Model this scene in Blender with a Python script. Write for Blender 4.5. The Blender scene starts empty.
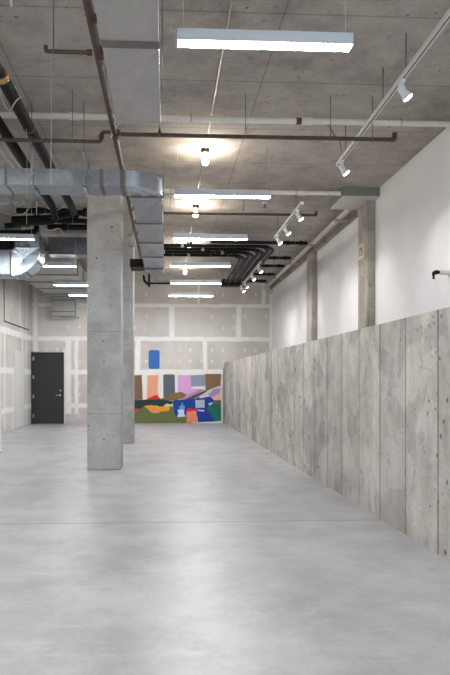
import bpy, bmesh, math, random
from mathutils import Vector, Matrix
random.seed(7)
S = bpy.context.scene
COL = S.collection
R = math.radians

# ------------------------------------------------------------------ camera, sky, exposure
cam = bpy.data.cameras.new('camera'); camo = bpy.data.objects.new('camera', cam); COL.objects.link(camo)
camo.location = (0, 0, 1.33); camo.rotation_euler = (R(90), 0, R(-3))
cam.sensor_fit = 'VERTICAL'; cam.sensor_height = 36; cam.sensor_width = 24
cam.lens = 650 / 675 * 36
cam.shift_x = (225 - 198.5) / 675; cam.shift_y = (380 - 337.5) / 675
cam.clip_start = .05; cam.clip_end = 200
S.camera = camo
w = bpy.data.worlds.new('sky'); S.world = w; w.use_nodes = True
w.node_tree.nodes['Background'].inputs[0].default_value = (.93, .97, 1, 1)
w.node_tree.nodes['Background'].inputs[1].default_value = .8
S.view_settings.view_transform = 'Standard'; S.view_settings.look = 'None'
S.view_settings.gamma = 1; S.view_settings.use_curve_mapping = False
S.view_settings.exposure = 1.9
LED = 28.0; BULB = 110.0; SPOT = 13.0
S.cycles.max_bounces = 8; S.cycles.diffuse_bounces = 5
S.cycles.sample_clamp_indirect = 6.0

# ------------------------------------------------------------------ material helpers
def lin(c):
    return tuple((v / 12.92 if v <= .04045 else ((v + .055) / 1.055) ** 2.4) for v in (x / 255 for x in c)) + (1,)

class NM:
    def __init__(s, name):
        s.m = bpy.data.materials.new(name); s.m.use_nodes = True
        s.t = s.m.node_tree; s.b = s.t.nodes['Principled BSDF']
        s.co = s.t.nodes.new('ShaderNodeTexCoord').outputs['Object']
        s._x = None
    def link(s, a, b): s.t.links.new(a, b)
    def setin(s, n, i, v):
        if hasattr(v, 'is_output') or isinstance(v, bpy.types.NodeSocket): s.link(v, n.inputs[i])
        else: n.inputs[i].default_value = v
    def xyz(s):
        if not s._x:
            n = s.t.nodes.new('ShaderNodeSeparateXYZ'); s.link(s.co, n.inputs[0]); s._x = n.outputs
        return s._x
    def math(s, op, a, b=0.0, c=None, clamp=False):
        n = s.t.nodes.new('ShaderNodeMath'); n.operation = op; n.use_clamp = clamp
        s.setin(n, 0, a); s.setin(n, 1, b)
        if c is not None: s.setin(n, 2, c)
        return n.outputs[0]
    def scaled(s, sc, off=(0, 0, 0)):
        n = s.t.nodes.new('ShaderNodeMapping'); s.link(s.co, n.inputs[0]); n.inputs['Scale'].default_value = sc
        n.inputs['Location'].default_value = off
        return n.outputs[0]
    def noise(s, scale, detail=4, rough=.55, vec=None, dist=0):
        n = s.t.nodes.new('ShaderNodeTexNoise'); s.link(vec or s.co, n.inputs['Vector'])
        n.inputs['Scale'].default_value = scale; n.inputs['Detail'].default_value = detail
        n.inputs['Roughness'].default_value = rough; n.inputs['Distortion'].default_value = dist
        return n.outputs['Fac']
    def vor(s, scale, vec=None):
        n = s.t.nodes.new('ShaderNodeTexVoronoi'); s.link(vec or s.co, n.inputs['Vector'])
        n.inputs['Scale'].default_value = scale
        return n.outputs['Distance'], n.outputs['Color']
    def white(s, v):
        n = s.t.nodes.new('ShaderNodeTexWhiteNoise'); n.noise_dimensions = '1D'; s.setin(n, 'W', v)
        return n.outputs['Value']
    def maprange(s, v, a, b, c=0., d=1.):
        n = s.t.nodes.new('ShaderNodeMapRange'); n.clamp = True; n.interpolation_type = 'SMOOTHSTEP'
        s.setin(n, 0, v); n.inputs[1].default_value = a; n.inputs[2].default_value = b
        n.inputs[3].default_value = c; n.inputs[4].default_value = d
        return n.outputs[0]
    def mix(s, f, a, b):
        n = s.t.nodes.new('ShaderNodeMix'); n.data_type = 'RGBA'
        s.setin(n, 0, f)
        for i, v in ((6, a), (7, b)):
            if isinstance(v, tuple): n.inputs[i].default_value = v
            else: s.link(v, n.inputs[i])
        return n.outputs[2]
    def mul(s, col, f):
        n = s.t.nodes.new('ShaderNodeVectorMath'); n.operation = 'SCALE'
        s.link(col, n.inputs[0]); s.setin(n, 3, f); return n.outputs[0]
    def bump(s, h, strength, dist=.02):
        n = s.t.nodes.new('ShaderNodeBump'); n.inputs['Strength'].default_value = strength
        n.inputs['Distance'].default_value = dist; s.link(h, n.inputs['Height'])
        s.link(n.outputs[0], s.b.inputs['Normal'])
    def done(s, col=None, rough=.6, metal=0., spec=.5):
        if col is not None: s.setin(s.b, 'Base Color', col)
        s.setin(s.b, 'Roughness', rough); s.setin(s.b, 'Metallic', metal)
        s.setin(s.b, 'Specular IOR Level', spec)
        return s.m

def line(n, v, period, off, hw):                     # 1 on thin lines every period
    a = n.math('SUBTRACT', v, off); a = n.math('WRAP', a, period / 2, -period / 2) if False else n.math('PINGPONG', a, period / 2)
    return n.maprange(a, hw, hw * .4)

def concrete(name, c_dark, c_light, seams=(), holes=1., streak=0, marks=0, blots=0, rough=.75, board=None, spots=0, contrast=1.):
    n = NM(name)
    big = n.noise(.55, 5, .6, dist=.4); mid = n.noise(3.2, 6, .65); fine = n.noise(38, 4, .7)
    f = n.math('ADD', n.math('MULTIPLY', big, .55), n.math('MULTIPLY', mid, .45))
    col = n.mix(n.maprange(f, .5 - .16 / contrast, .5 + .16 / contrast), lin(c_dark), lin(c_light))
    mod = n.maprange(fine, .3, .7, .93, 1.06)
    col = n.mul(col, mod)
    if streak:
        st = n.noise(1, 4, .6, vec=n.scaled((6, 6, .55)))
        col = n.mul(col, n.maprange(st, .3, .7, 1 - streak, 1 + streak * .7))
    if board:
        idx = n.math('FLOOR', n.math('DIVIDE', n.math('SUBTRACT', n.xyz()[1], board[0]), board[1]))
        col = n.mul(col, n.maprange(n.white(idx), 0, 1, .9, 1.07))
    if spots:
        bl = n.noise(1.1, 7, .7, vec=n.scaled((1, 1, 1), (5, 3, 2)), dist=1.0)
        col = n.mul(col, n.maprange(bl, .55, .70, 1, 1 - spots))
        bl2 = n.noise(6, 3, .6, vec=n.scaled((1, .6, 1), (9, 1, 4)))
        col = n.mul(col, n.maprange(bl2, .66, .74, 1, 1 - spots))
    if blots:
        q = n.noise(1.6, 5, .55, vec=n.scaled((1, 1, 1), (2, 7, 1)), dist=.5)
        col = n.mul(col, n.maprange(q, .50, .56, 1, 1 - blots))
        q2 = n.noise(2.3, 4, .6, vec=n.scaled((1, 1, .8), (8, 3, 6)), dist=.8)
        e = n.math('ABSOLUTE', n.math('SUBTRACT', q2, .56))
        col = n.mul(col, n.maprange(e, .006, .02, 1 - blots * .5, 1))
    if marks:
        mk = n.noise(7, 5, .7, vec=n.scaled((1, 1.8, 1), (1, 4, 9)))
        col = n.mul(col, n.maprange(mk, .66, .71, 1, 1 - marks))
        mk2 = n.noise(19, 3, .6, vec=n.scaled((1, 1, 1), (3, 3, 3)))
        col = n.mul(col, n.maprange(mk2, .65, .71, 1, 1 - marks))
    if holes:
        d, c = n.vor(9); sep = n.t.nodes.new('ShaderNodeSeparateColor'); n.link(c, sep.inputs[0])
        r = n.math('MULTIPLY', n.math('POWER', sep.outputs[0], 4), .15 * holes)
        hm = n.math('LESS_THAN', d, r)
        col = n.mix(n.math('MULTIPLY', hm, .65), col, lin((60, 56, 52)))
    for axis, period, off, hw, amt in seams:
        col = n.mul(col, n.math('SUBTRACT', 1, n.math('MULTIPLY', line(n, n.xyz()[axis], period, off, hw), amt)))
    n.bump(n.math('ADD', n.math('MULTIPLY', mid, .5), n.math('MULTIPLY', fine, .3)), .25, .01)
    return n.done(col, rough, 0, .3)

def plain(name, c, rough=.5, metal=0., var=.08, scale=6, spec=.5):
    n = NM(name); f = n.noise(scale, 4, .6)
    n.b.inputs['Base Color'].default_value = lin(c)
    rgb = n.t.nodes.new('ShaderNodeRGB'); rgb.outputs[0].default_value = lin(c)
    col = n.mul(rgb.outputs[0], n.maprange(f, .3, .7, 1 - var, 1 + var))
    return n.done(col, rough, metal, spec)

def emit(name, c, strength):
    n = NM(name); n.b.inputs['Emission Color'].default_value = lin(c); n.b.inputs['Emission Strength'].default_value = strength
    return n.done(lin((240, 240, 240)), .4)

def galv(name, c, rough=.34, var=.12, metal=.85):
    n = NM(name); d, cc = n.vor(26); sep = n.t.nodes.new('ShaderNodeSeparateColor'); n.link(cc, sep.inputs[0])
    ns = n.noise(3, 4, .6)
    rgb = n.t.nodes.new('ShaderNodeRGB'); rgb.outputs[0].default_value = lin(c)
    col = n.mul(rgb.outputs[0], n.maprange(sep.outputs[0], 0, 1, 1 - var * .5, 1 + var * .5))
    col = n.mul(col, n.maprange(ns, .3, .7, 1 - var, 1 + var))
    return n.done(col, n.maprange(ns, .3, .7, rough - .08, rough + .1), metal, .5)

# drywall: grey boards, white taped joints, filled screw spots (u = horizontal axis index)
def drywall(name, u, base, white, hbands, vbands, uoff, uper=.338, zoff=.553, zper=.3405):
    n = NM(name); U, Z = n.xyz()[u], n.xyz()[2]
    wob = n.math('MULTIPLY', n.math('SUBTRACT', n.noise(2.2, 4, .6), .5), .09)
    Uw = n.math('ADD', U, wob); Zw = n.math('ADD', Z, wob)
    m = None
    def mx(a, b): return b if a is None else n.math('MAXIMUM', a, b)
    for z, hw, u0, u1 in hbands:
        k = n.maprange(n.math('ABSOLUTE', n.math('SUBTRACT', Zw, z)), hw + .025, hw - .025)
        k = n.math('MULTIPLY', k, n.math('MULTIPLY', n.math('GREATER_THAN', U, u0), n.math('LESS_THAN', U, u1)))
        m = mx(m, k)
    for uu, hw, z0, z1 in vbands:
        k = n.maprange(n.math('ABSOLUTE', n.math('SUBTRACT', Uw, uu)), hw + .025, hw - .025)
        k = n.math('MULTIPLY', k, n.math('MULTIPLY', n.math('GREATER_THAN', Z, z0), n.math('LESS_THAN', Z, z1)))
        m = mx(m, k)
    du = n.math('SUBTRACT', n.math('PINGPONG', n.math('ADD', n.math('SUBTRACT', U, uoff), 50 * uper), uper / 2), 0)
    dz = n.math('PINGPONG', n.math('ADD', n.math('SUBTRACT', Zw, zoff), 20 * zper), zper / 2)
    r = n.math('SQRT', n.math('ADD', n.math('POWER', n.math('MULTIPLY', du, 1.5), 2), n.math('POWER', dz, 2)))
    iu = n.math('ROUND', n.math('DIVIDE', n.math('SUBTRACT', U, uoff), uper)); iz = n.math('ROUND', n.math('DIVIDE', n.math('SUBTRACT', Zw, zoff), zper))
    rnd = n.white(n.math('ADD', n.math('MULTIPLY', iu, 7.31), n.math('MULTIPLY', iz, 3.77)))
    dot = n.math('MULTIPLY', n.maprange(r, .075, .035), n.maprange(rnd, .3, .95, .0, .7))
    m = n.math('MAXIMUM', m, dot)
    m = n.math('MULTIPLY', m, n.maprange(n.noise(5, 4, .6), .25, .6, .72, 1))
    ns = n.noise(.9, 4, .6)
    b = n.mix(n.maprange(ns, .35, .65), lin(base), lin(tuple(int(v * .93) for v in base)))
    col = n.mix(m, b, lin(white))
    return n.done(col, .8, 0, .2)

M = {}
M['ceiling'] = concrete('ceiling_concrete', (156, 149, 142), (188, 181, 173), seams=((0, 2.44, .98, .012, .3), (1, 1.22, 6.50, .013, .32)), spots=.26, rough=.85, contrast=1.1, marks=.35, blots=.05)
M['column'] = concrete('column_concrete', (146, 147, 146), (184, 184, 182), seams=((2, 1.22, 2.05, .007, .3),), holes=1.2, rough=.7, marks=.12)
M['pilaster'] = concrete('pilaster_concrete', (134, 129, 121), (174, 168, 160), spots=.25, streak=.16, contrast=1.3)
M['parapet'] = concrete('parapet_concrete', (165, 160, 153), (201, 197, 190), seams=((1, .637, 4.85, .017, .55),), streak=.09, board=(4.85, .637), spots=.2, holes=2.2, contrast=1.1, blots=.2, marks=.42)
def floor_mat():
    n = NM('polished_concrete')
    big = n.noise(.35, 6, .65, vec=n.scaled((1.3, .6, 1)), dist=.3); mid = n.noise(1.7, 7, .68); fine = n.noise(30, 4, .7)
    f = n.math('ADD', n.math('MULTIPLY', big, .5), n.math('MULTIPLY', mid, .5))
    col = n.mix(n.maprange(f, .36, .62), lin((147, 147, 148)), lin((180, 180, 182)))
    col = n.mul(col, n.maprange(fine, .3, .7, .95, 1.04))
    dk = n.noise(5, 6, .75, vec=n.scaled((1, 1.4, 1), (7, 2, 0)))
    col = n.mul(col, n.maprange(dk, .62, .74, 1, .86))
    wob = n.math('MULTIPLY', n.math('SUBTRACT', n.noise(1.2, 3, .6), .5), .05)
    for axis, period, off in ((1, 40, 6.08),):
        col = n.mul(col, n.math('SUBTRACT', 1, n.math('MULTIPLY', line(n, n.math('ADD', n.xyz()[axis], wob), period, off, .02), .5)))
    ws = n.noise(2.4, 6, .75, vec=n.scaled((.7, 1.6, 1), (3, 8, 0)), dist=.3)
    col = n.mix(n.math('MULTIPLY', n.maprange(ws, .54, .72), .34), col, lin((206, 207, 210)))
    n.bump(n.math('ADD', mid, n.math('MULTIPLY', fine, .15)), .05, .01)
    return n.done(col, .36, 0, .42)
M['floor'] = floor_mat()
M['white_wall'] = plain('white_paint', (220, 220, 221), .75, var=.02, scale=1.5, spec=.2)
GB, GW = (207, 202, 197), (233, 232, 230)
BIG = 99
M['dry_back'] = drywall('drywall_back', 0, GB, GW,
    [(3.62, .055, -BIG, BIG), (2.595, .065, -BIG, BIG), (1.575, .075, -BIG, BIG), (.55, .07, -BIG, -.9)],
    [(.23, .08, 2.6, 3.62), (2.29, .08, 2.6, 3.62), (-.81, .08, 1.57, 2.6), (1.25, .065, 1.57, 2.6), (3.07, .06, 3.62, 5), (1.05, .03, 3.62, 4.4), (3.3, .05, 0, 4),
     (-2.93, .09, .3, 2.6), (-2.68, .06, .3, 2.6), (-3.92, .07, 2.2, 4.3), (-3.05, .03, 0, 2.3), (-1.85, .06, 2.6, 3.62)], .12)
M['dry_left'] = drywall('drywall_left', 1, GB, GW,
    [(2.595, .08, -BIG, BIG), (1.575, .075, -BIG, BIG), (.55, .07, -BIG, BIG)],
    [(16.15, .11, 0, 2.6), (16.7, .06, 0, 2.6), (18.45, .05, 2.6, 4), (18.75, .06, 2.15, 2.9), (19.35, .05, 0, 4.3), (13.7, .08, 0, 2.6), (11.2, .08, 0, 2.6), (8.8, .08, 0, 2.6), (17.6, .05, 0, 1.6)], .2)
M['galv'] = galv('galvanised_steel', (150, 156, 163))
M['galv_dark'] = galv('aged_galvanised_steel', (118, 121, 124), .4)
M['galv_blue'] = galv('bright_galvanised_steel', (178, 188, 198), .28)
M['galv_warm'] = galv('warm_grey_galvanised_steel', (176, 174, 171), .42, .07, .6)
M['galv_matte'] = galv('matte_galvanised_steel', (168, 168, 164), .62, .08, .6)
M['flange'] = plain('duct_sealant', (112, 108, 102), .6, .3)
M['brown_pipe'] = plain('rusty_black_iron', (82, 68, 59), .5, .3, .25, 14)
M['rust'] = plain('red_rust_fitting', (92, 60, 49), .6, .3, .2, 20)
M['black_pipe'] = plain('black_insulation', (13, 13, 13), .65, 0, .2, 9, .2)
M['black_metal'] = plain('black_metal', (20, 19, 19), .55, .2, .15, 6, .25)
M['brass'] = plain('brass_coupling', (176, 146, 98), .35, .8)
M['white_pipe'] = plain('painted_white_pipe', (222, 220, 214), .55, 0, .05)
M['conduit'] = plain('steel_conduit', (170, 168, 164), .4, .6)
M['beige_pipe'] = plain('beige_grey_pipe', (194, 188, 178), .5, .1, .06)
M['wire'] = plain('pale_wire', (196, 194, 188), .5, .2)
M['rod'] = plain('threaded_rod', (120, 117, 112), .45, .7)
M['white_metal'] = plain('white_powder_coat', (222, 226, 230), .45, 0, .02)
M['light_housing'] = plain('light_housing_paint', (196, 206, 217), .5, 0, .02)
M['track'] = plain('white_track', (216, 215, 211), .45, 0, .02)
M['slot'] = plain('dark_slot', (52, 50, 48), .6)
M['led'] = emit('led_diffuser', (250, 252, 255), LED)
M['bulb'] = emit('frosted_bulb', (255, 240, 220), BULB)
M['lens'] = emit('spot_lens', (255, 247, 235), 9)
M['porcelain'] = plain('white_porcelain', (225, 222, 214), .3, 0, .02)
M['door'] = plain('charcoal_door_paint', (38, 37, 41), .45, 0, .06)
M['frame'] = plain('black_door_frame', (36, 35, 38), .45)
M['steel'] = plain('satin_steel', (196, 194, 190), .3, .9, .04)
M['primer'] = plain('pale_grey_primer', (210, 211, 210), .7, 0, .02)
M['grey_box'] = plain('grey_green_sheet_metal', (122, 126, 122), .6, .1, .06)
M['pale_box'] = plain('pale_sheet_metal', (206, 202, 196), .55, .1, .04)
M['cream'] = plain('cream_plate', (206, 192, 166), .6)
M['shadow_gap'] = plain('dark_reveal', (58, 52, 50), .8)
M['grey_trim'] = plain('grey_trim', (128, 130, 132), .7)

# ------------------------------------------------------------------ mesh helpers
class MB:
    def __init__(s): s.v = []; s.f = []; s.sm = []
    def add(s, vs, fs, smooth=False):
        o = len(s.v); s.v += [Vector(p) for p in vs]
        for f in fs: s.f.append([i + o for i in f]); s.sm.append(smooth)
    def box(s, x0, y0, z0, x1, y1, z1, bev=0):
        if bev:
            bm = bmesh.new(); bmesh.ops.create_cube(bm, size=1)
            for v in bm.verts: v.co = Vector(((x0 + x1) / 2 + v.co.x * (x1 - x0), (y0 + y1) / 2 + v.co.y * (y1 - y0), (z0 + z1) / 2 + v.co.z * (z1 - z0)))
            bmesh.ops.bevel(bm, geom=list(bm.edges), offset=bev, segments=2, affect='EDGES', profile=.5)
            bm.verts.index_update()
            s.add([v.co.copy() for v in bm.verts], [[v.index for v in f.verts] for f in bm.faces]); bm.free(); return s
        s.add([(x0, y0, z0), (x1, y0, z0), (x1, y1, z0), (x0, y1, z0), (x0, y0, z1), (x1, y0, z1), (x1, y1, z1), (x0, y1, z1)],
              [(0, 3, 2, 1), (4, 5, 6, 7), (0, 1, 5, 4), (1, 2, 6, 5), (2, 3, 7, 6), (3, 0, 4, 7)]); return s
    def tube(s, pts, r, n=12, rads=None):
        pts = [Vector(p) for p in pts]; ring = []
        t = [(pts[min(i + 1, len(pts) - 1)] - pts[max(i - 1, 0)]).normalized() for i in range(len(pts))]
        ref = Vector((0, 0, 1)) if abs(t[0].z) < .9 else Vector((1, 0, 0))
        u = t[0].cross(ref).normalized(); vs = []
        for i, p in enumerate(pts):
            u = (u - t[i] * u.dot(t[i])).normalized(); w_ = t[i].cross(u)
            rr = rads[i] if rads else r
            vs += [p + (u * math.cos(2 * math.pi * k / n) + w_ * math.sin(2 * math.pi * k / n)) * rr for k in range(n)]
        fs = [[i * n + k, i * n + (k + 1) % n, (i + 1) * n + (k + 1) % n, (i + 1) * n + k] for i in range(len(pts) - 1) for k in range(n)]
        s.add(vs, fs, True)
        s.add(vs[:n], [list(range(n))[::-1]]); s.add(vs[-n:], [list(range(n))]); return s
    def prism(s, poly, axis, a0, a1):           # polygon in the plane normal to axis, extruded a0..a1
        def P(p, a): return {'x': (a, p[0], p[1]), 'y': (p[0], a, p[1]), 'z': (p[0], p[1], a)}[axis]
        n = len(poly)
        s.add([P(p, a0) for p in poly] + [P(p, a1) for p in poly],
              [list(range(n)), list(range(n, 2 * n))[::-1]] + [[i, i + n, (i + 1) % n + n, (i + 1) % n] for i in range(n)]); return s
    def lathe(s, prof, n=20, mat=None):         # (r, z) profile about z
        vs = []; fs = []
        for r, z in prof: vs += [(r * math.cos(2 * math.pi * k / n), r * math.sin(2 * math.pi * k / n), z) for k in range(n)]
        for i in range(len(prof) - 1): fs += [[i * n + k, i * n + (k + 1) % n, (i + 1) * n + (k + 1) % n, (i + 1) * n + k] for k in range(n)]
        if mat: vs = [mat @ Vector(p) for p in vs]
        s.add(vs, fs, True); s.add(vs[:n], [list(range(n))[::-1]]); s.add(vs[-n:], [list(range(n))]); return s

def fillet(pts, rad, seg=6):
    pts = [Vector(p) for p in pts]; out = [pts[0]]
    for i in range(1, len(pts) - 1):
        a = (pts[i - 1] - pts[i]); b = (pts[i + 1] - pts[i]); r = min(rad, a.length * .49, b.length * .49)
        a = pts[i] + a.normalized() * r; b = pts[i] + b.normalized() * r
        out += [(a * (1 - t) + pts[i] * t) * (1 - t) + (pts[i] * (1 - t) + b * t) * t for t in (k / seg for k in range(seg + 1))]
    return out + [pts[-1]]

OFF = {}
def part(name, mb, mat, parent=None, label=None):          # mb holds world coordinates
    off = OFF.get(parent.name, Vector()) if parent else Vector()
    me = bpy.data.meshes.new(name); me.from_pydata([p - off for p in mb.v], [], mb.f)
    me.polygons.foreach_set('use_smooth', mb.sm); me.update()
    bm = bmesh.new(); bm.from_mesh(me); bmesh.ops.remove_doubles(bm, verts=bm.verts, dist=1e-5)
    bmesh.ops.recalc_face_normals(bm, faces=bm.faces)
    for e in bm.edges:
        if len(e.link_faces) == 2 and e.calc_face_angle(0) > R(40): e.smooth = False
    bm.to_mesh(me); bm.free()
    me.materials.append(mat if not isinstance(mat, str) else M[mat])
    o = bpy.data.objects.new(name, me); COL.objects.link(o)
    if parent: o.parent = parent
    OFF[o.name] = off
    if label: o['label'] = label
    return o
def thing(name, label, cat, loc=(0, 0, 0), group=None):
    o = bpy.data.objects.new(name, None); COL.objects.link(o); o.empty_display_size = .1
    o.location = loc; OFF[o.name] = Vector(loc); tag(o, label, cat, group); return o
def tag(o, label, cat, group=None):
    o['label'] = label; o['category'] = cat
    if group: o['group'] = group
    return o
def struct(name, mb, mat, parent=None):
    o = part(name, mb, mat, parent)
    if not parent: o['kind'] = 'structure'
    return o
def copy_tree(o, parent=None):
    c = o.copy(); COL.objects.link(c); OFF[c.name] = OFF.get(o.name, Vector())
    if parent: c.parent = parent
    for ch in list(o.children): copy_tree(ch, c)
    return c

CZ = 4.33
# ------------------------------------------------------------------ the setting
YF, YB, XL, XR = -3.0, 20.0, -4.04, 3.35
struct('floor', MB().box(XL - .2, YF, -.2, XR + .2, YB + .2, 0), 'floor')
struct('ceiling', MB().box(XL - .2, YF, CZ, XR + .2, YB + .2, CZ + .3), 'ceiling')
struct('wall_back', MB().box(XL - .2, YB, 0, XR + .2, YB + .2, CZ), 'dry_back')
struct('wall_left', MB().box(XL - .2, YF, 0, XL, YB, CZ), 'dry_left')
struct('wall_right', MB().box(XR, YF, 0, XR + .2, YB, CZ), 'white_wall')
# added storefront frame, unseen behind the camera; front left open for sky light
fr = MB()
for x in (XL, -2.2, -.35, 1.5, XR - .06): fr.box(x, YF, 0, x + .06, YF + .1, CZ)
for z in (0, 2.4, CZ - .06): fr.box(XL, YF, z, XR, YF + .1, z + .06)
struct('unseen_window_1', fr, 'black_metal')
# concrete parapet of board-formed panels, not quite parallel to the room
def px(y): return 2.158 - .01586 * y
pw = MB(); y = YF + .2; ys = [y]
k = math.ceil((y - 4.85) / .637)
while 4.85 + k * .637 < 19.85: ys.append(4.85 + k * .637); k += 1
ys.append(19.93); PH = 1.865
prof = []
rnd = random.Random(3)
for i in range(len(ys) - 1):
    d = rnd.uniform(-.004, .004)
    prof += [(px(ys[i]) + d * .4, ys[i] + .002), (px(ys[i + 1]) + d * .4, ys[i + 1])]
poly = prof + [(px(19.93) + .25, 19.93), (px(ys[0]) + .25, ys[0])]
n0 = len(poly)
pw.prism(poly, 'z', 0, PH)
struct('wall_parapet', pw, 'parapet')
struct('trim_1', MB().box(px(19.9) - .035, 19.935, 0, px(19.9) + .09, 19.995, 1.68), 'grey_trim')
# pilasters and concrete top strip of the right wall
for i, y0 in enumerate((10.18, 14.1)):
    struct('trim_%d' % (i + 2), MB().box(3.22, y0, 0, XR, y0 + .5, CZ, .008), 'pilaster')
struct('trim_4', MB().box(3.27, 10.7, CZ - .17, XR, 14.08, CZ), 'pilaster')
struct('trim_5', MB().box(3.27, 14.62, CZ - .17, XR, YB, CZ), 'pilaster')
# dark reveal joint on the left wall
rv = MB(); rv.box(XL, 16.60, 2.82, XL + .012, 16.635, 4.3); rv.box(XL, 16.60, 2.80, XL + .012, 19.6, 2.835)
struct('trim_6', rv, 'shadow_gap')
# flush grey-primed door panel on the left wall
struct('door_2', MB().box(XL, 17.72, 0.01, XL + .02, 18.95, 2.14, .004), 'primer')
# charcoal door in the back wall
dr = MB(); x0, x1, zt = -3.985, -3.095, 2.13
fm = MB(); fm.box(x0 - .04, 19.93, 0, x0, 20, zt + .04); fm.box(x1, 19.93, 0, x1 + .04, 20, zt + .04); fm.box(x0 - .04, 19.93, zt, x1 + .04, 20, zt + .04)
df = struct('door_1', MB().box(x0 + .003, 19.95, .008, x1 - .003, 19.995, zt - .003, .003), 'door')
part('door_frame', fm, 'frame', df)
for z in (.25, .83, 1.42, 1.98):
    part('hinge', MB().tube([(x0 + .005, 19.94, z - .055), (x0 + .005, 19.94, z + .055)], .012).box(x0 + .003, 19.944, z - .05, x0 + .04, 19.951, z + .05), 'steel', df, 'steel hinge')
h = MB(); hx, hz = x1 - .075, .87
h.lathe([(.032, 0), (.032, .012), (.02, .016)], 20, Matrix.Translation((hx, 19.95, hz)) @ Matrix.Rotation(R(90), 4, 'X'))
h.tube(fillet([(hx, 19.94, hz), (hx, 19.885, hz), (hx - .12, 19.885, hz)], .02), .011)
part('door_handle', h, 'steel', df, 'steel lever handle')
part('deadbolt', MB().lathe([(.026, 0), (.026, .014), (.012, .02)], 20, Matrix.Translation((hx + .02, 19.95, hz + .14)) @ Matrix.Rotation(R(90), 4, 'X')), 'steel', df, 'steel deadbolt')

# ------------------------------------------------------------------ columns
def column(x0, y0, label):
    o = part('concrete_column', MB().box(x0, y0, 0, x0 + .5, y0 + .5, CZ, .012), 'column'); tag(o, label, 'column'); return o
column(-1.145, 9.70, 'wide grey concrete column standing nearest on the polished floor, under the duct')
column(-1.150, 13.70, 'grey concrete column half hidden behind the nearer concrete column')
wp = thing('partition', 'white end of a low partition at the left edge of the photo', 'partition', (-3.4, 12.03, 0))
part('partition_panel', MB().box(-3.9, 12.0, .02, -2.978, 12.06, 1.0, .004), 'white_metal', wp)
part('partition_base', MB().box(-3.89, 12.005, 0, -2.982, 12.055, .02), 'slot', wp)

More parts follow.
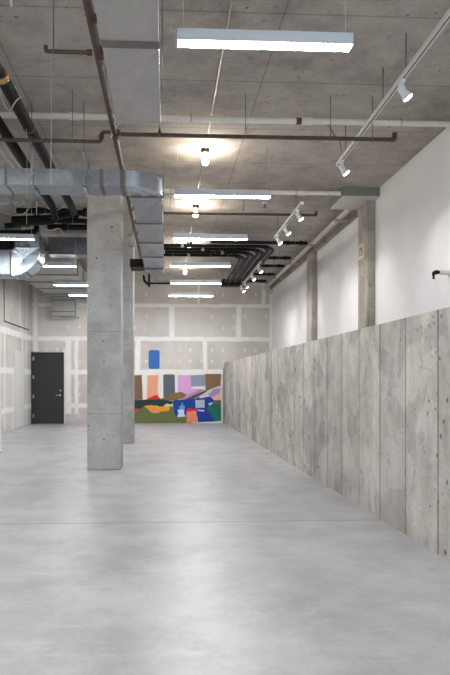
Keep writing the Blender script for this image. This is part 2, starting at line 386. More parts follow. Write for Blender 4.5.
# ------------------------------------------------------------------ painted mural
def bp(p):      # a point of the back wall from its place in a survey grid of 32.5 px per metre
    a = p[0] - 198.5; b = 380 - p[1]; T = R(3); ry = 650 * math.cos(T) - a * math.sin(T); t = 19.99 / ry
    return ((650 * math.sin(T) + a * math.cos(T)) * t, 1.33 + b * t)
def A(*pts): return [(130 + x / 9, 365 + y / 9) for x, y in pts]
def B(*pts): return [(175 + x / 9, 365 + y / 9) for x, y in pts]
mural = thing('mural', 'bright abstract mural painted low on the taped drywall at the back', 'mural', (1, 19.998, 0))
shapes = [
 ('white painted ground', (228, 226, 222), [(133.6, 371.5), (221.3, 371.5), (221.3, 423.6), (133.6, 423.6)]),
 ('brown painted block at the left', (124, 96, 76), A((38, 92), (106, 90), (110, 200), (115, 310), (40, 318))),
 ('peach painted block', (226, 160, 128), A((158, 92), (255, 90), (250, 180), (256, 280), (150, 312), (155, 200))),
 ('slate grey painted block', (92, 102, 112), A((298, 90), (310, 84), (395, 84), (403, 92), (406, 255), (300, 292))),
 ('pink painted block', (214, 164, 212), B((25, 90), (142, 92), (145, 212), (272, 218), (150, 275), (60, 290), (25, 262))),
 ('grey blue painted block', (140, 148, 168), B((142, 92), (272, 88), (272, 190), (145, 195))),
 ('brown painted block at the right', (128, 100, 76), B((272, 80), (415, 80), (412, 188), (370, 198), (320, 218), (275, 242))),
 ('mauve painted stripe', (168, 140, 186), B((20, 308), (100, 278), (225, 218), (272, 222), (170, 275), (90, 312))),
 ('dark brown painted stripe', (92, 78, 82), B((85, 312), (150, 280), (275, 226), (287, 240), (215, 285), (150, 316))),
 ('pale painted stripe', (208, 198, 198), B((150, 316), (215, 282), (330, 214), (420, 182), (415, 214), (345, 230), (305, 284), (230, 305))),
 ('violet painted patch', (158, 142, 190), B((296, 268), (350, 216), (412, 210), (408, 252), (345, 290))),
 ('peach painted patch at the right', (222, 180, 160), B((335, 292), (412, 246), (414, 322), (335, 322))),
 ('brown painted patch', (112, 92, 66), B((330, 318), (414, 316), (414, 365), (330, 365))),
 ('olive painted ground', (102, 112, 66), A((38, 400), (120, 370), (300, 372), (420, 372), (520, 400), (560, 430), (560, 522), (38, 524))),
 ('ochre painted hill', (128, 108, 60), A((262, 312), (340, 275), (400, 250), (460, 243), (512, 266), (480, 296), (400, 322))),
 ('navy blue painted field', (30, 66, 146), B((-22, 330), (0, 315), (180, 305), (213, 288), (230, 300), (322, 280), (352, 322), (302, 370), (282, 395), (320, 440), (362, 508), (205, 514), (200, 460), (20, 470), (-4, 440))),
 ('red painted hill', (206, 48, 48), A((145, 312), (200, 282), (236, 268), (274, 300), (270, 316))),
 ('dark green painted band', (40, 62, 58), A((38, 318), (120, 312), (280, 308), (388, 326), (376, 356), (330, 348), (290, 378), (240, 366), (180, 362), (130, 368), (100, 392), (38, 394))),
 ('small red painted patch', (196, 66, 56), A((38, 392), (84, 394), (62, 420), (38, 432))),
 ('orange painted shape', (240, 158, 40), A((126, 372), (180, 360), (250, 372), (300, 375), (330, 362), (366, 368), (352, 412), (280, 420), (200, 410), (160, 396))),
 ('peach painted leaf', (228, 150, 110), A((163, 388), (230, 400), (274, 405), (260, 430), (212, 434), (172, 414))),
 ('white painted knob', (218, 220, 208), A((316, 354), (334, 348), (352, 354), (350, 378), (324, 376))),
 ('teal green painted field', (36, 110, 96), B((345, 347), (414, 352), (416, 502), (362, 508), (320, 440), (282, 395), (302, 370))),
 ('grey painted square', (178, 188, 206), B((182, 316), (265, 312), (266, 384), (185, 386))),
 ('pale painted dash', (172, 200, 232), B((298, 346), (334, 334), (341, 346), (305, 360))),
 ('pale painted line', (186, 206, 236), B((200, 402), (265, 405), (262, 419), (206, 413))),
 ('white painted pot', (206, 220, 240), B((22, 402), (82, 402), (82, 440), (100, 462), (76, 466), (20, 470), (30, 430))),
 ('light blue painted pot lid', (96, 156, 224), B((38, 400), (34, 376), (56, 362), (60, 340), (70, 340), (74, 362), (92, 372), (84, 402))),
 ('coral painted can', (230, 140, 110), B((104, 418), (190, 410), (198, 460), (200, 517), (106, 518))),
 ('red painted lid', (212, 44, 46), B((100, 412), (124, 386), (166, 396), (204, 388), (206, 406), (160, 414), (106, 422))),
]
for i, (lab, c, pts) in enumerate(shapes):
    m = plain('paint_' + lab.replace(' ', '_'), c, .65, 0, .04, 3, .25)
    part('painted_shape' if i else 'painted_ground', MB().prism([bp(p) for p in pts], 'y', 19.9985 - .0006 * i - .0005, 19.9995), m, mural, lab)
rp = []
for cx, cy, a0 in ((157.9, 351.8, -90), (157.9, 367.2, 0), (150.4, 367.2, 90), (150.4, 351.8, 180)):
    rp += [bp((cx + 1.7 * math.cos(R(a0 + k * 22.5)), cy + 1.7 * math.sin(R(a0 + k * 22.5)))) for k in range(5)]
o = part('painted_rectangle', MB().prism(rp, 'y', 19.996, 19.9995), plain('blue_paint', (44, 104, 180), .65, 0, .05))
tag(o, 'upright blue painted rectangle alone on the drywall above the mural', 'painted rectangle')

# ------------------------------------------------------------------ ducts
def cross_box(mb, x0, y0, z0, x1, y1, z1, d=.012):        # duct section with a cross-broken underside
    c = ((x0 + x1) / 2, (y0 + y1) / 2, z0 + d)
    mb.add([(x0, y0, z0), (x1, y0, z0), (x1, y1, z0), (x0, y1, z0), (x0, y0, z1), (x1, y0, z1), (x1, y1, z1), (x0, y1, z1), c],
           [(0, 1, 8), (1, 2, 8), (2, 3, 8), (3, 0, 8), (4, 5, 6, 7), (0, 1, 5, 4), (1, 2, 6, 5), (2, 3, 7, 6), (3, 0, 4, 7)])
    return mb
def yflange(x0, x1, z0, z1, y, w=.018, e=.012):
    return MB().box(x0 - e, y - w, z0 - e, x1 + e, y + w, z0).box(x0 - e, y - w, z1, x1 + e, y + w, z1 + e).box(x0 - e, y - w, z0, x0, y + w, z1).box(x1, y - w, z0, x1 + e, y + w, z1)
def xflange(y0, y1, z0, z1, x, w=.018, e=.012):
    return MB().box(x - w, y0 - e, z0 - e, x + w, y1 + e, z0).box(x - w, y0 - e, z1, x + w, y1 + e, z1 + e).box(x - w, y0 - e, z0, x + w, y0, z1).box(x - w, y1, z0, x + w, y1 + e, z1)
Z0, Z1 = 3.43, 3.605
# near overhead duct
d = thing('air_duct', 'galvanised flat duct overhead at the top of the photo, ending before the others', 'duct', (-.22, 4, Z0))
ysec = (1.6, 2.85, 4.087, 5.33)
for a, b in zip(ysec, ysec[1:]): part('duct_section', cross_box(MB(), -.392, a, Z0, -.035, b, Z1, .02), 'galv_warm', d)
for yy in ysec[1:-1]: part('flange', yflange(-.392, -.035, Z0, Z1, yy, .04, .004), 'flange', d)
part('end_lip', yflange(-.392, -.035, Z0, Z1, 5.315, .012, .006), 'galv_warm', d)
for yy in (2.3, 4.7):
    for xx in (-.42, -.015): part('hanger_rod', MB().tube([(xx, yy, Z0 - .01), (xx, yy, CZ)], .004, 6), 'rod', d)
# L-shaped duct across the room then along it
d = thing('air_duct', 'galvanised flat duct crossing above the near column and bending away along the room', 'duct', (-.4, 7.3, Z0))
xs = (XL, -3.0, -2.35, -1.7, -1.02, -.41)
for a, b in zip(xs, xs[1:]): part('duct_section', cross_box(MB(), a, 7.07, Z0, b, 7.45, Z1, .008), 'galv', d)
el = MB(); arc = [(-.41 + .388 * math.sin(R(t)), 7.458 - .388 * math.cos(R(t))) for t in range(0, 91, 6)]
el.prism([(-.41, 7.45)] + arc + [(-.375, 7.458)], 'z', Z0, Z1)
for k in range(2, len(el.sm)): el.sm[k] = True
part('duct_elbow', el, 'galv_blue', d)
ysec = (7.47, 8.74, 9.97, 11.12, 12.28, 12.76)
for a, b in zip(ysec, ysec[1:]): part('duct_section', cross_box(MB(), -.375, a, Z0, -.022, b, Z1, .035), 'galv', d)
for yy in (7.475,) + ysec[1:-1]: part('flange', yflange(-.375, -.022, Z0, Z1, yy, .012), 'flange', d)
part('end_cap', yflange(-.375, -.022, Z0, Z1, 12.75, .01), 'galv_blue', d)
for xx, ww in ((-.68, .045), (-.455, .05)): part('seam_band', xflange(7.07, 7.45, Z0, Z1, xx, ww / 2, .003), 'flange', d)
for xx in (-2.35, -1.7): part('flange', xflange(7.07, 7.45, Z0, Z1, xx, .01, .008), 'galv_dark', d)
for xx in (-.865, -1.42, -2.9):
    part('hanger_strap', MB().box(xx - .016, 7.050, Z0 - .02, xx + .016, 7.058, 3.80).box(xx - .016, 7.050, Z0 - .02, xx + .016, 7.47, Z0 - .013).box(xx - .016, 7.462, Z0 - .02, xx + .016, 7.47, 3.8), 'galv_blue', d)
    part('hanger_rod', MB().tube([(xx, 7.054, 3.80), (xx, 7.054, CZ)], .005, 6), 'rod', d)
for yy in (8.9, 10.2, 11.4): part('hanger_rod', MB().tube([(-.012, yy, Z0), (-.012, yy, CZ)], .003, 6), 'rod', d)
part('damper_box', MB().box(-.645, 12.2, 3.45, -.379, 12.72, 3.6, .01), 'black_metal', d, 'dark damper box on the duct side')
# small pale box by the second column
t = thing('junction_box', 'small pale steel box hung at the ceiling by the half hidden column', 'box', (-.6, 12.6, 3.93))
part('box_body', MB().box(-.70, 12.4, 3.93, -.545, 12.8, 4.11, .006), 'galv_blue', t)
part('hanger_rod', MB().tube([(-.62, 12.6, 4.11), (-.62, 12.6, CZ)], .006, 6), 'rod', t)
# left duct turning up (its curve faces the camera)
d = thing('air_duct', 'shiny galvanised duct at the left with a rounded elbow turning upward', 'duct', (-3, 12.5, 3.27))
y0, y1 = 12.2, 12.8
part('duct_section', MB().box(XL, y0, 3.29, -2.86, y1, 3.74), 'galv', d)
el = MB(); c = (-2.83, 3.79); ro, ri = .52, .06
outer = [(c[0] + ro * math.sin(R(t)), c[1] - ro * math.cos(R(t))) for t in range(0, 91, 6)]
inner = [(c[0] + ri * math.sin(R(t)), c[1] - ri * math.cos(R(t))) for t in range(90, -1, -15)]
ring = outer + inner; cen = (-2.62, 3.58); n = len(ring)
el.add([(p[0], y0, p[1]) for p in ring] + [(cen[0], y0 + .03, cen[1])], [(i, (i + 1) % n, n) for i in range(n)])
el.add([(p[0], y0, p[1]) for p in ring] + [(p[0], y1, p[1]) for p in ring], [(i, (i + 1) % n, (i + 1) % n + n, i + n) for i in range(n)], True)
el.add([(p[0], y1, p[1]) for p in ring], [list(range(n))])
part('duct_elbow', el, 'galv_blue', d)
part('riser', cross_box(MB(), -2.765, y0, 3.79, -2.315, y1, 4.10), 'galv_blue', d)
part('flange', xflange(y0, y1, 3.29, 3.74, -2.845, .014, .018), 'flange', d)
part('flange', MB().box(-2.785, y0 - .018, 3.785, -2.295, y1 + .018, 3.805), 'flange', d)
sl = MB()
for t_ in (30, 62): 
    a = R(t_); p = [(c[0] + (ro + q) * math.sin(a + e), c[1] - (ro + q) * math.cos(a + e)) for q, e in ((0, -.03), (.014, -.03), (.014, .03), (0, .03))]
    sl.prism(p, 'y', y0, y1)
part('seam_band', sl, 'flange', d)
for xx in (-2.72, -2.36): part('hanger_rod', MB().tube([(xx, 12.5, 4.10), (xx, 12.5, CZ)], .006, 6), 'rod', d)
# dim cross duct behind it
d = thing('air_duct', 'dull grey cross duct behind the elbow duct, reaching behind the near column', 'duct', (-1.8, 13.1, 3.81))
for a, b in ((-2.29, -1.75), (-1.75, -1.2)): part('duct_section', cross_box(MB(), a, 12.95, 3.81, b, 13.35, 4.15), 'galv_dark', d)
part('flange', xflange(12.95, 13.35, 3.81, 4.15, -1.75, .012), 'galv', d)
for xx in (-2.1, -1.45): part('hanger_rod', MB().tube([(xx, 12.94, 3.81), (xx, 12.94, CZ)], .006, 6), 'rod', d)
# wide duct running to the back wall with boot
d = thing('air_duct', 'wide grey duct at left ending in a box on the back wall above the door', 'duct', (-2.7, 17, 3.8))
ysec = (14.3, 15.4, 16.5, 17.7, 18.8, 19.98)
for a, b in zip(ysec, ysec[1:]): part('duct_section', cross_box(MB(), -3.42, a, 3.8, -2.05, b, 4.15, .02), 'galv_matte', d)
for yy in ysec[1:-1]: part('flange', yflange(-3.42, -2.05, 3.8, 4.15, yy, .02, .02), 'flange', d)
part('duct_boot', MB().box(-3.36, 19.6, 3.25, -2.69, 19.98, 3.80), 'galv_matte', d)
part('seam_band', MB().box(-3.37, 19.59, 3.36, -2.68, 19.598, 3.39).box(-3.37, 19.59, 3.70, -2.68, 19.598, 3.73), 'flange', d)
part('wall_collar', MB().box(-3.41, 19.975, 3.20, -2.62, 19.998, 3.25).box(-2.69, 19.975, 3.2, -2.62, 19.998, 3.8), 'primer', d)
for yy in (14.6, 18.0):
    for xx in (-3.45, -2.02): part('hanger_rod', MB().tube([(xx, yy, 3.8), (xx, yy, CZ)], .006, 6), 'rod', d)

# flat box at the ceiling by the pilaster
d = thing('ceiling_box', 'flat grey green metal box at the ceiling where the white pipe meets the right wall', 'box', (3.05, 10.4, 4.19))
part('box_side', MB().box(2.76, 9.96, 4.195, XR, 10.16, CZ, .004), 'grey_box', d)
part('box_underside', MB().prism([(2.765, 9.97), (XR - .002, 9.97), (XR - .002, 10.165), (3.215, 10.165), (3.215, 10.72), (2.765, 10.72)], 'z', 4.18, 4.196), 'pale_box', d, 'pale underside panel')
part('box_back', MB().box(2.77, 10.16, 4.196, 3.215, 10.7, CZ, .003), 'grey_box', d)

# ------------------------------------------------------------------ pipes
def coupling(parent, p, ax, r, L, mat, name='coupling', lab=None):
    v = Vector({'x': (1, 0, 0), 'y': (0, 1, 0), 'z': (0, 0, 1)}[ax]) * L / 2; p = Vector(p)
    return part(name, MB().tube([p - v, p - v * .96, p + v * .96, p + v], r, 14, [r * .9, r, r, r * .9]), mat, parent, lab)
def hanger(parent, x, y, z, r, ax='x'):
    mb = MB()
    ring = [(x, y + (r + .004) * math.cos(R(a)), z + (r + .004) * math.sin(R(a))) if ax == 'x' else (x + (r + .004) * math.cos(R(a)), y, z + (r + .004) * math.sin(R(a))) for a in range(90, 451, 24)]
    mb.tube(ring, .004, 6); mb.tube([(x, y, z + r + .003), (x, y, CZ)], .004, 6)
    return part('pipe_hanger', mb, 'rod', parent)
# white cross pipes at the ceiling
t = thing('drain_pipe', 'nearer long pale cross pipe under the ceiling spanning wall to wall', 'pipe', (0, 7.32, 4.25))
part('pipe_run', MB().tube([(XL + .01, 7.30, 4.265), (XR - .01, 7.30, 4.265)], .033), 'white_pipe', t)
for x in (1.62, -1.0): coupling(t, (x, 7.30, 4.265), 'x', .042, .12, 'white_pipe')
coupling(t, (1.52, 7.30, 4.265), 'x', .037, .06, 'brown_pipe', 'joint_band', 'brown joint band')
for x in (-2.6, .3, 2.7): hanger(t, x, 7.30, 4.265, .033)
t = thing('drain_pipe', 'farther pale cross pipe running into the grey green ceiling box', 'pipe', (1, 10.2, 4.25))
part('pipe_run', MB().tube([(-.4, 10.06, 4.255), (2.755, 10.06, 4.255)], .035), 'white_pipe', t)
coupling(t, (2.15, 10.06, 4.255), 'x', .043, .10, 'white_pipe')
for x in (.1, 2.05): hanger(t, x, 10.06, 4.255, .035)
# brown sprinkler main and branches
t = thing('sprinkler_pipe', 'long brown sprinkler main running along the room beside the ducts', 'pipe', (-.5, 8, 3.88))
part('pipe_run', MB().tube([(-.525, 2.2, 3.88), (-.512, 8, 3.88), (-.485, 13.6, 3.88)], .031), 'brown_pipe', t)
for yy in (4.62, 8.3, 9.0, 9.7, 10.5, 11.3, 12.0): coupling(t, (-.495 + (yy - 8) * .004, yy, 3.88), 'y', .034, .05, 'rust')
for yy in (3.9, 6.2, 9.3, 13.0): hanger(t, -.497 + max(0, yy - 8) * .0045, yy, 3.88, .027, 'y')
coupling(t, (-.502, 5.10, 3.88), 'y', .040, .09, 'rust', 'tee_fitting', 'rust red tee fitting')
coupling(t, (-.499, 6.78, 3.88), 'y', .042, .10, 'rust', 'tee_fitting', 'rust red tee fitting')
part('pull_tie', MB().tube([(-.55, 6.72, 3.82), (-.50, 6.70, 3.93), (-.44, 6.71, 3.98)], .007, 6), 'wire', t, 'pale tie tag')
t = thing('sprinkler_branch', 'short dark stub pipe ending in the ceiling left of the sprinkler main', 'pipe', (-.75, 5.1, 3.88))
part('pipe_run', MB().tube(fillet([(-.561, 5.10, 3.88), (-.92, 5.10, 3.88), (-.92, 5.10, 3.925)], .02), .016), 'brown_pipe', t)
coupling(t, (-.583, 5.1, 3.88), 'x', .024, .04, 'rust')
hanger(t, -.86, 5.10, 3.88, .016)
t = thing('sprinkler_branch', 'brown sprinkler branch crossing right below the nearer pale pipe', 'pipe', (1, 6.78, 3.88))
part('pipe_run', MB().tube([(-.455, 6.78, 3.88), (2.43, 6.78, 3.88)], .021), 'brown_pipe', t)
part('pipe_elbow', MB().tube(fillet([(2.40, 6.78, 3.88), (2.44, 6.78, 3.88), (2.44, 6.78, 3.95)], .03), .026), 'brown_pipe', t)
for x in (-.05, .85, 1.75, 2.2): hanger(t, x, 6.78, 3.88, .021)
part('hanger_clip', MB().lathe([(.03, -.02), (.012, .03), (.008, .05)], 10, Matrix.Translation((-.05, 6.78, 3.90))), 'brown_pipe', t)
t = thing('sprinkler_branch', 'brown sprinkler branch stepping down and running left from the main', 'pipe', (-1, 6.78, 3.8))
part('pipe_run', MB().tube(fillet([(-.559, 6.78, 3.90), (-.65, 6.78, 3.90), (-.65, 6.78, 3.80), (XL + .02, 6.78, 3.80)], .035), .019), 'brown_pipe', t)
coupling(t, (-.65, 6.78, 3.85), 'z', .028, .04, 'rust')
for x in (-.95, -2.9): hanger(t, x, 6.78, 3.80, .019)
t = thing('sprinkler_branch', 'thin brown branch pipe crossing the ceiling behind the farther pale pipe', 'pipe', (1, 10.5, 3.9))
part('pipe_run', MB().tube([(-.43, 10.65, 4.06), (2.5, 10.65, 4.06)], .02), 'brown_pipe', t)
part('pipe_elbow', MB().tube(fillet([(2.47, 10.65, 4.06), (2.51, 10.65, 4.06), (2.51, 10.65, 4.12)], .03), .025), 'brown_pipe', t)
for x in (.1, 1.3, 2.25): hanger(t, x, 10.65, 4.06, .02)
t = thing('sprinkler_branch', 'black branch pipe with forked end near the far end of the long duct', 'pipe', (.5, 16.3, 3.75))
part('pipe_run', MB().tube([(-.42, 16.3, 3.75), (1.95, 16.3, 3.75)], .024), 'black_metal', t)
part('fork', MB().tube(fillet([(-.52, 16.3, 3.95), (-.50, 16.3, 3.80), (-.40, 16.3, 3.72)], .05), .03).tube([(-.38, 16.3, 3.98), (-.38, 16.3, 3.66)], .03), 'black_metal', t)
for x in (-.2, 1.6): hanger(t, x, 16.3, 3.75, .024)
# grey pipe along the right wall
t = thing('wall_pipe', 'beige grey pipe running along the top of the right wall', 'pipe', (3.1, 15, 4.2))
part('pipe_run', MB().tube([(3.1, 10.76, 4.205), (3.1, 19.97, 4.165)], .046), 'beige_pipe', t)
for yy in (11.3, 13.4, 15.6, 17.8):
    part('pipe_bracket', MB().box(2.99, yy - .02, 4.12, 3.27, yy + .02, 4.155).tube([(3.03, yy, 4.15), (3.03, yy, CZ)], .006, 6), 'conduit', t)
# conduit linking the bulbs
yb = (8.42, 11.13, 14.15, 17.17)
names = ('grey conduit on the ceiling leading to the nearest bare bulb', 'grey ceiling conduit between the first and second bare bulbs', 'grey ceiling conduit between the second and third bare bulbs', 'grey ceiling conduit between the third and last bare bulbs')
prev = 1.5
for yy, lab in zip(yb, names):
    o = part('ceiling_conduit', MB().tube([(.525, prev, CZ - .0135), (.53, yy - .065, CZ - .0105)], .0105, 8), 'conduit'); tag(o, lab, 'conduit', 'ceiling conduits'); prev = yy + .065
# black insulated pipes at upper left
ly = 'thick black insulated pipe at upper left with brass coupling and wire loop'
t = thing('insulated_pipe', ly, 'pipe', (-1.43, 8, 4.0))
part('pipe_run', MB().tube(fillet([(-1.43, 5.77, 4.0), (-1.43, 10.45, 4.0), (-1.85, 10.75, 3.98), (-2.5, 10.85, 3.97)], .12), .058), 'black_pipe', t)
part('pipe_run', MB().tube([(-1.43, 2.6, 4.0), (-1.43, 5.77, 4.0)], .045), 'black_metal', t)
coupling(t, (-1.43, 5.78, 4.0), 'y', .066, .07, 'brass', 'coupling', 'brass coupling')
lp = [(-1.43 + .095 * math.cos(R(a)), 6.18 + .10 * math.sin(R(a * 2)), 3.99 + .11 * math.sin(R(a))) for a in range(0, 361, 15)]
part('wire_loop', MB().tube(lp, .006, 6), 'wire', t, 'pale wire loop')
for yy in (4.4, 6.95, 9.2): hanger(t, -1.43, yy, 4.0, .058, 'y')
t = thing('insulated_pipe', 'thick black insulated pipe just left of the one with the brass coupling', 'pipe', (-1.72, 8, 4.0))
part('pipe_run', MB().tube(fillet([(-1.72, 3.2, 4.0), (-1.72, 10.1, 4.0), (-1.72, 10.45, 3.86), (-2.4, 10.6, 3.86)], .12), .055), 'black_pipe', t)
for yy in (5.5, 8.6): hanger(t, -1.72, yy, 4.0, .055, 'y')
for i, x in enumerate((-1.84, -1.93)):
    t = thing('conduit_run', ('thin steel conduit beside the left black insulated pipe', 'thin steel conduit farthest left of the black insulated pipes')[i], 'conduit', (x, 8, 4.05), 'steel conduits at upper left')
    part('pipe_run', MB().tube([(x, 3.0, 4.05), (x, 10.3, 4.05)], .014, 8), 'conduit', t)
    for yy in (4.5, 9.4): hanger(t, x, yy, 4.05, .014, 'y')
# tangle of black pipes over the elbow duct
for i, (lab, pts, r) in enumerate((
    ('black pipe bending back over the dull cross duct', [(-1.95, 11.2, 4.05), (-1.35, 11.2, 4.05), (-1.15, 12.1, 4.1), (-1.15, 12.1, 4.32)], .045),
    ('black pipe sloping over the elbow duct riser', [(-2.75, 11.35, 3.98), (-2.0, 11.5, 4.12), (-1.55, 11.6, 4.2), (-1.55, 11.6, 4.32)], .05),
    ('black pipe looping over the middle of the tangle by the near column', [(-2.5, 11.16, 4.2), (-1.75, 11.17, 4.21), (-1.4, 11.35, 4.22), (-1.38, 11.45, 4.22), (-1.38, 11.45, 4.32)], .05),
    ('black pipe just above the dull cross duct in the tangle', [(-2.2, 12.4, 4.22), (-1.6, 12.4, 4.22), (-1.3, 12.45, 4.24), (-1.3, 12.45, 4.32)], .055),
    ('black pipe lowest in the tangle at the left', [(-3.6, 11.6, 3.92), (-2.55, 11.6, 3.92), (-2.3, 11.85, 4.0), (-2.3, 11.85, 4.32)], .05))):
    t = thing('insulated_pipe', lab, 'pipe', pts[1], 'black pipe tangle at the left')
    part('pipe_run', MB().tube(fillet(pts, .09), r), 'black_pipe', t)
    coupling(t, (Vector(pts[0]) + Vector(pts[1])) / 2, 'x', r * 1.25, .08, 'black_metal')
    hanger(t, *((Vector(pts[0]) * .35 + Vector(pts[1]) * .65)), r)
t = thing('black_box', 'plain black box on the shiny duct at the left edge of the photo', 'fan', (-3.4, 12.5, 3.76))  # plain dark box filling the space above the duct
part('black_box_body', MB().box(-4.0, 12.28, 3.745, -2.86, 12.72, 4.0, .02), 'black_pipe', t)
part('black_box_band', MB().box(-3.3, 12.265, 3.75, -3.25, 12.735, 4.01), 'black_metal', t)
for xx in (-3.8, -2.95): part('hanger_rod', MB().tube([(xx, 12.5, 4.0), (xx, 12.5, CZ)], .006, 6), 'rod', t)
t = thing('cable_tray', 'grey cable tray above the left front light and the elbow duct', 'cable tray', (-2.9, 11.95, 4.05))
part('tray', MB().box(-3.7, 11.85, 4.03, -2.62, 12.05, 4.05).box(-3.7, 11.85, 4.05, -2.62, 11.86, 4.13).box(-3.7, 12.04, 4.05, -2.62, 12.05, 4.13), 'galv_dark', t)
for xx in (-3.5, -2.7): part('hanger_rod', MB().tube([(xx, 11.845, 4.03), (xx, 11.845, CZ)], .006, 6), 'rod', t)
o = part('loose_cable', MB().tube(fillet([(-2.15, 11.07, CZ), (-2.15, 11.07, 3.95), (-1.95, 11.05, 3.83), (-1.75, 11.0, 3.88), (-1.68, 11.0, 3.78)], .1), .008, 6), 'wire')
tag(o, 'loose pale cable drooping from the black pipe tangle', 'cable')
t = thing('strut_channel', 'pale steel strut with clips hung above the left front light', 'strut', (-3, 10.75, 4.15))
part('channel', MB().box(XL + .01, 10.5, 4.13, -2.26, 10.545, 4.172, .003), 'galv_blue', t)
for x in (-3.6, -3.15, -2.42, -2.24): part('strut_clip', MB().box(x - .02, 10.485, 4.10, x + .02, 10.56, 4.20, .004), 'galv_blue', t)
for x in (-3.15, -2.42): part('hanger_rod', MB().tube([(x, 10.52, 4.2), (x, 10.52, CZ)], .006, 6), 'rod', t)
# hanging wires and rods
def hang(name, x, y, z0, z1, r, mat, lab, cat): return tag(part(name, MB().tube([(x, y, z0), (x + .004, y, (z0 + z1) / 2), (x, y, z1)], r, 6), mat), lab, cat)
hang('hanging_wire', -.95, 5.5, 2.95, CZ, .0022, 'wire', 'long pale wire hanging from the ceiling left of the sprinkler main', 'wire')
hang('hanging_wire', -1.43, 6.84, 2.95, 3.943, .0022, 'wire', 'pale wire hanging from the black pipe with the brass coupling', 'wire')
hang('threaded_rod', -1.045, 4.5, 3.88, CZ, .009, 'wire', 'short pale rod hanging from the ceiling at the top left', 'rod')

# black pipe bundle turning into the room's depth
ordn = ('outermost', 'second from outside', 'third from outside', 'fourth from outside', 'fourth from inside', 'third from inside', 'second from inside', 'innermost')
for i in range(8):
    yy = 12.72 + .16 * i; xx = 2.20 - .078 * i; zz = 3.96 + .035 * (i % 2)
    t = thing('bent_pipe', 'black pipe in the bent ceiling bundle, ' + ordn[i], 'pipe', (xx, yy, zz), 'black bent pipes in the ceiling bundle')
    part('pipe_run', MB().tube(fillet([(-.02 + .03 * (i % 3), yy, zz), (xx - .18, yy, zz), (xx, yy + .35, zz), (xx, 17.75, zz)], .1), .031), 'black_metal', t)
    for x in (.35 + .21 * i % 1.1, ): coupling(t, (x, yy, zz), 'x', .04, .06, 'conduit', 'coupling', 'pale coupling')
    hanger(t, 1.2 - .04 * i, yy, zz, .031); hanger(t, xx, 16.2, zz, .031, 'y')
t = thing('pull_box', 'black trough box where the bent pipe bundle ends', 'box', (1.92, 17.95, 3.9))
part('box_body', MB().box(1.58, 17.76, 3.92, 2.27, 18.1, 4.1, .01), 'black_metal', t)
for x in (1.62, 2.23): part('hanger_rod', MB().tube([(x, 17.95, 4.1), (x, 17.95, CZ)], .008, 6), 'rod', t)
for i, (yy, xe, nm) in enumerate(((12.55, 2.78, 'nearest'), (14.1, 2.76, 'second nearest'), (15.1, 2.8, 'middle'), (16.3, 2.78, 'second farthest'), (17.4, 2.74, 'farthest'))):
    t = thing('cross_pipe', 'short dark cross pipe between bent bundle and right wall, ' + nm, 'pipe', (2.5, yy, 3.9), 'short dark cross pipes')
    xs0 = .9 if i == 0 else 2.24
    part('pipe_run', MB().tube([(xs0, yy, 4.0), (xe, yy, 4.0)], .034), 'black_metal', t)
    for x in (2.4, xe - .12): coupling(t, (x, yy, 4.0), 'x', .045, .05, 'black_metal')
    hanger(t, xe - .25, yy, 4.0, .034)

# ------------------------------------------------------------------ linear lights (built once at the origin, underside at z = 0)
def make_linear():
    t = thing('linear_light', '', 'light')
    part('housing', MB().box(-.618, -.052, 0.004, .618, .052, .086, .003), 'light_housing', t)
    part('diffuser', MB().box(-.612, -.048, 0.0015, .612, .048, .006), 'led', t, 'glowing white diffuser')
    return t
proto = make_linear()
rows = [
 (.706, 4.545, 1, 'white linear pendant light nearest the camera, largest at the top of the photo'),
 (.745, 8.32, 1, 'second linear pendant light of the right row, beside the nearest bare bulb'),
 (.767, 10.85, 1, 'third linear pendant light of the right row, below the second bare bulb'),
 (.745, 13.44, 1, 'fourth linear pendant light of the right row, in front of the bent black pipes'),
 (.767, 15.83, 1, 'fifth linear pendant light of the right row, on the black branch pipe'),
 (.745, 18.23, 1, 'farthest linear pendant light of the right row, near the back wall'),
 (-2.80, 11.02, 1, 'linear pendant light at left edge of photo below the pale strut'),
 (-2.45, 13.60, 1, 'linear pendant light right of the shiny elbow duct'),
 (-2.12, 16.30, 0, 'linear light under the wide left duct, second farthest at left'),
 (-2.03, 18.25, 0, 'farthest linear light under the wide left duct, beside the near column'),
]
rows += [(.745, 1.6, 1, 'added unseen linear fill light above the camera, in line with the right row'), (.745, -1.2, 1, 'added unseen linear fill light behind the camera, in line with the right row'),  # unseen lights added around the camera to even out the room light
 (-3.3, 8.36, 1, 'added unseen linear fill light beyond the left edge of view'), (-2.45, 4.6, 1, 'added unseen linear fill light at left, nearer than the view'),
 (-2.45, 1.6, 1, 'added unseen linear fill light beside the camera at left'), (-2.45, -1.2, 1, 'added unseen linear fill light behind the camera at left')]
for i, (x, y, full, lab) in enumerate(rows):
    o = proto if i == 0 else copy_tree(proto)
    o.location = (x, y, 3.68); o['label'] = lab; o['group'] = 'linear pendant lights'; OFF[o.name] = Vector((x, y, 3.68))
    top = CZ if full else 3.815
    for s in (-.575, .575):
        tp = top if (full or x + s < -2.06) else CZ
        part('suspension_wire', MB().tube([(x + s, y, 3.766), (x + s, y, tp)], .0028, 6), 'wire', o)

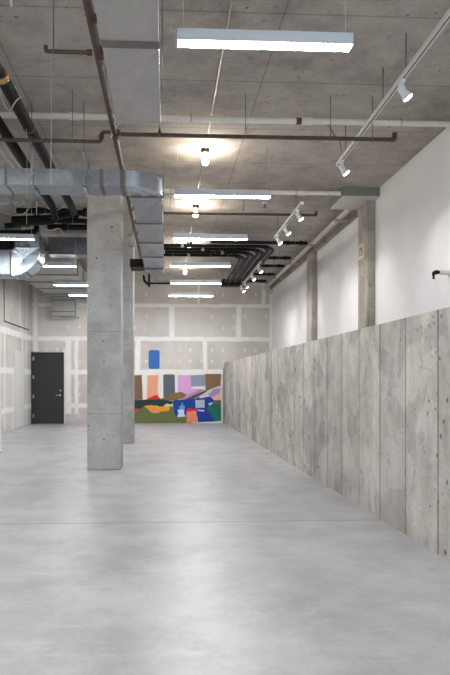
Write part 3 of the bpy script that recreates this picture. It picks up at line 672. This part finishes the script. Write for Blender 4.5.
# ------------------------------------------------------------------ bare bulbs
t = thing('bare_bulb', '', 'bulb')
part('junction_box', MB().lathe([(.058, 0), (.058, -.045), (.05, -.05)], 8), 'black_metal', t)
hd = part('lampholder', MB().lathe([(.046, -.05), (.046, -.065), (.03, -.09), (.026, -.105)], 20), 'porcelain', t)
part('bulb', MB().lathe([(.016, -.105), (.02, -.12), (.036, -.145), (.042, -.168), (.038, -.19), (.022, -.206), (.004, -.211)], 20), 'bulb', hd, 'glowing frosted bulb')
for i, (yy, lab) in enumerate(zip(yb, ('nearest bare glowing bulb on its black ceiling box', 'second nearest bare glowing bulb on the ceiling', 'second farthest bare glowing bulb on the ceiling', 'farthest bare glowing bulb on the ceiling'))):
    o = t if i == 0 else copy_tree(t)
    o.location = (.53 + .004 * i, yy, CZ); o['label'] = lab; o['group'] = 'bare ceiling bulbs'

# ------------------------------------------------------------------ track lights
def track(p0, p1, lab, rods):
    p0, p1 = Vector(p0), Vector(p1); t = thing('light_track', lab, 'light track', (p0 + p1) / 2, 'ceiling light tracks')
    dx = (p1.x - p0.x) / (p1.y - p0.y)
    def bar(x0, x1, z0, z1, m, nm, lb=None):
        mb = MB(); mb.add([(p0.x + x0, p0.y, p0.z + z0), (p0.x + x1, p0.y, p0.z + z0), (p1.x + x1, p1.y, p0.z + z0), (p1.x + x0, p1.y, p0.z + z0),
                           (p0.x + x0, p0.y, p0.z + z1), (p0.x + x1, p0.y, p0.z + z1), (p1.x + x1, p1.y, p0.z + z1), (p1.x + x0, p1.y, p0.z + z1)],
                          [(0, 3, 2, 1), (4, 5, 6, 7), (0, 1, 5, 4), (1, 2, 6, 5), (2, 3, 7, 6), (3, 0, 4, 7)])
        part(nm, mb, m, t, lb)
    bar(-.022, .022, .004, .034, 'track', 'rail'); bar(-.022, -.007, -.004, .004, 'track', 'rail_lip'); bar(.007, .022, -.004, .004, 'track', 'rail_lip')
    bar(-.007, .007, .0, .004, 'slot', 'rail_slot', 'dark slot')
    for e in (p0, p1): part('end_cap', MB().box(e.x - .024, e.y - .012, e.z - .006, e.x + .024, e.y + .012, e.z + .036), 'track', t)
    for yy in rods:
        x = p0.x + (yy - p0.y) * dx
        part('hanger_rod', MB().tube([(x, yy, p0.z + .034), (x, yy, CZ)], .005, 6), 'rod', t)
TZ = 3.97
track((2.04, 3.2, TZ), (2.135, 7.9, TZ), 'long white track nearest the camera at upper right', (4.3, 5.52, 6.15, 7.55))
track((2.062, 9.66, TZ), (2.055, 12.02, TZ), 'short white track in the middle of the ceiling with three spots', (10.1, 11.7))
track((2.083, 14.0, TZ - .1), (2.083, 17.7, TZ - .1), 'far white track below the black pipe bundle', (14.8, 17.5))
aim = Vector((.72, -.08, -.92)).normalized()
def make_spot():
    t = thing('track_spotlight', '', 'spotlight')
    part('adapter', MB().box(-.018, -.05, -.03, .018, .05, -.004, .004), 'white_metal', t)
    q = aim.to_track_quat('Z', 'Y').to_matrix().to_4x4(); c = Vector((.02, .0, -.105)); mt = Matrix.Translation(c) @ q
    side = aim.cross(Vector((0, 0, 1))).normalized()
    y_ = MB()
    for s in (-1, 1):
        y_.tube(fillet([Vector((0, 0, -.03)), Vector((0, 0, -.045)) + side * .052 * s, c + side * .054 * s], .02), .009, 6)
    part('yoke', y_, 'white_metal', t)
    lh = part('lamp_housing', MB().lathe([(.018, -.07), (.028, -.058), (.031, -.03), (.034, .01), (.046, .045), (.047, .060), (.043, .060)], 20, mt), 'white_metal', t)
    part('lens', MB().lathe([(.042, .056), (.042, .063), (.03, .070), (.01, .073)], 20, mt), 'lens', lh, 'glowing lens')
    return t, c + aim * .10
sp, lp0 = make_spot()
spots = [(2.088, 5.63, TZ, 'track spotlight nearest the camera on the long white track'), (2.13, 7.72, TZ, 'track spotlight at the far end of the long white track'),
 (2.06, 9.98, TZ, 'nearest spotlight on the short middle track'), (2.058, 10.98, TZ, 'middle spotlight on the short middle track'), (2.056, 11.75, TZ, 'farthest spotlight on the short middle track'),
 (2.083, 14.3, TZ - .1, 'nearest spotlight on the far track beside the pipe bundle'), (2.083, 15.4, TZ - .1, 'second spotlight on the far track beside the pipe bundle'), (2.083, 16.7, TZ - .1, 'third spotlight on the far track beside the pipe bundle'), (2.083, 17.45, TZ - .1, 'farthest spotlight on the far track beside the pipe bundle')]
heads = [sp] + [copy_tree(sp) for _ in spots[1:]]
for o, (x, y, z, lab) in zip(heads, spots):
    o.location = (x, y, z); o['label'] = lab; o['group'] = 'track spotlights'
    L = bpy.data.lights.new('spot_beam', 'SPOT'); L.energy = SPOT; L.color = (1, .97, .93); L.spot_size = R(70); L.spot_blend = 1; L.shadow_soft_size = .05
    lo = bpy.data.objects.new('spot_beam', L); COL.objects.link(lo); lo.parent = o; lo.location = lp0; lo.rotation_euler = aim.to_track_quat('-Z', 'Y').to_euler()

# ------------------------------------------------------------------ small wall fittings
t = thing('wall_panel', 'small cream framed plate on the nearer right concrete pilaster', 'plate', (3.21, 10.47, 3.3))
part('plate', MB().box(3.205, 10.33, 3.31, 3.22, 10.61, 3.55, .003), 'cream', t)
part('plate_insert', MB().box(3.201, 10.385, 3.36, 3.206, 10.545, 3.49), 'rod', t, 'grey insert')
part('plate_knob', MB().box(3.197, 10.44, 3.38, 3.202, 10.49, 3.44), 'cream', t)
t = thing('sidewall_sprinkler', 'dark headed sprinkler pipe poking out of the white wall at the right edge', 'sprinkler', (3.3, 7.5, 2.6))
part('pipe_stub', MB().tube([(3.348, 7.5, 2.6), (3.235, 7.5, 2.6)], .03), 'white_pipe', t)
part('elbow', MB().tube(fillet([(3.235, 7.5, 2.6), (3.165, 7.5, 2.6), (3.165, 7.5, 2.56)], .03), .019).tube([(3.215, 7.5, 2.6), (3.19, 7.5, 2.6)], .026), 'black_metal', t, 'dark elbow')
part('sprinkler_head', MB().tube([(3.165, 7.5, 2.575), (3.165, 7.5, 2.53)], .012).lathe([(.02, 0), (.02, .005)], 12, Matrix.Translation((3.165, 7.5, 2.522))), 'black_metal', t)
part('escutcheon', MB().tube([(3.35, 7.5, 2.6), (3.338, 7.5, 2.6)], .048, 18), 'white_pipe', t)

t = thing('ceiling_fitting', 'small pale fitting on the ceiling just beyond the second linear light', 'fitting', (1.69, 10.9, CZ))
part('fitting_base', MB().lathe([(.05, CZ), (.05, CZ - .02), (.02, CZ - .03)], 16, Matrix.Translation((1.69, 10.9, 0))), 'porcelain', t)
part('fitting_head', MB().lathe([(.018, CZ - .03), (.018, CZ - .08), (.04, CZ - .085), (.04, CZ - .095)], 16, Matrix.Translation((1.69, 10.9, 0))), 'rod', t)
o = part('loose_cable', MB().tube(fillet([(1.86, 7.42, 4.29), (1.91, 7.42, 4.26), (1.95, 7.40, 4.15), (2.02, 7.4, 4.10), (2.07, 7.5, 3.99), (2.105, 7.6, 4.01)], .06), .006, 6), 'rod')
tag(o, 'thin dark cable looping down to the far end of the long track', 'cable')
for pts, lab in (([(-2.95, 11.08, CZ), (-2.75, 11.07, 4.15), (-2.45, 11.07, 4.08), (-2.30, 11.07, 4.16), (-2.24, 11.07, CZ)], 'pale cable looped over the black pipe tangle, left of the drooping one'),
                 ([(-1.95, 10.7, CZ), (-1.9, 10.62, 4.1), (-1.75, 10.6, 4.06), (-1.62, 10.65, 4.15), (-1.55, 10.7, CZ)], 'pale cable looped where the two thick black pipes end')):
    o = part('loose_cable', MB().tube(fillet(pts, .1), .007, 6), 'wire'); tag(o, lab, 'cable')
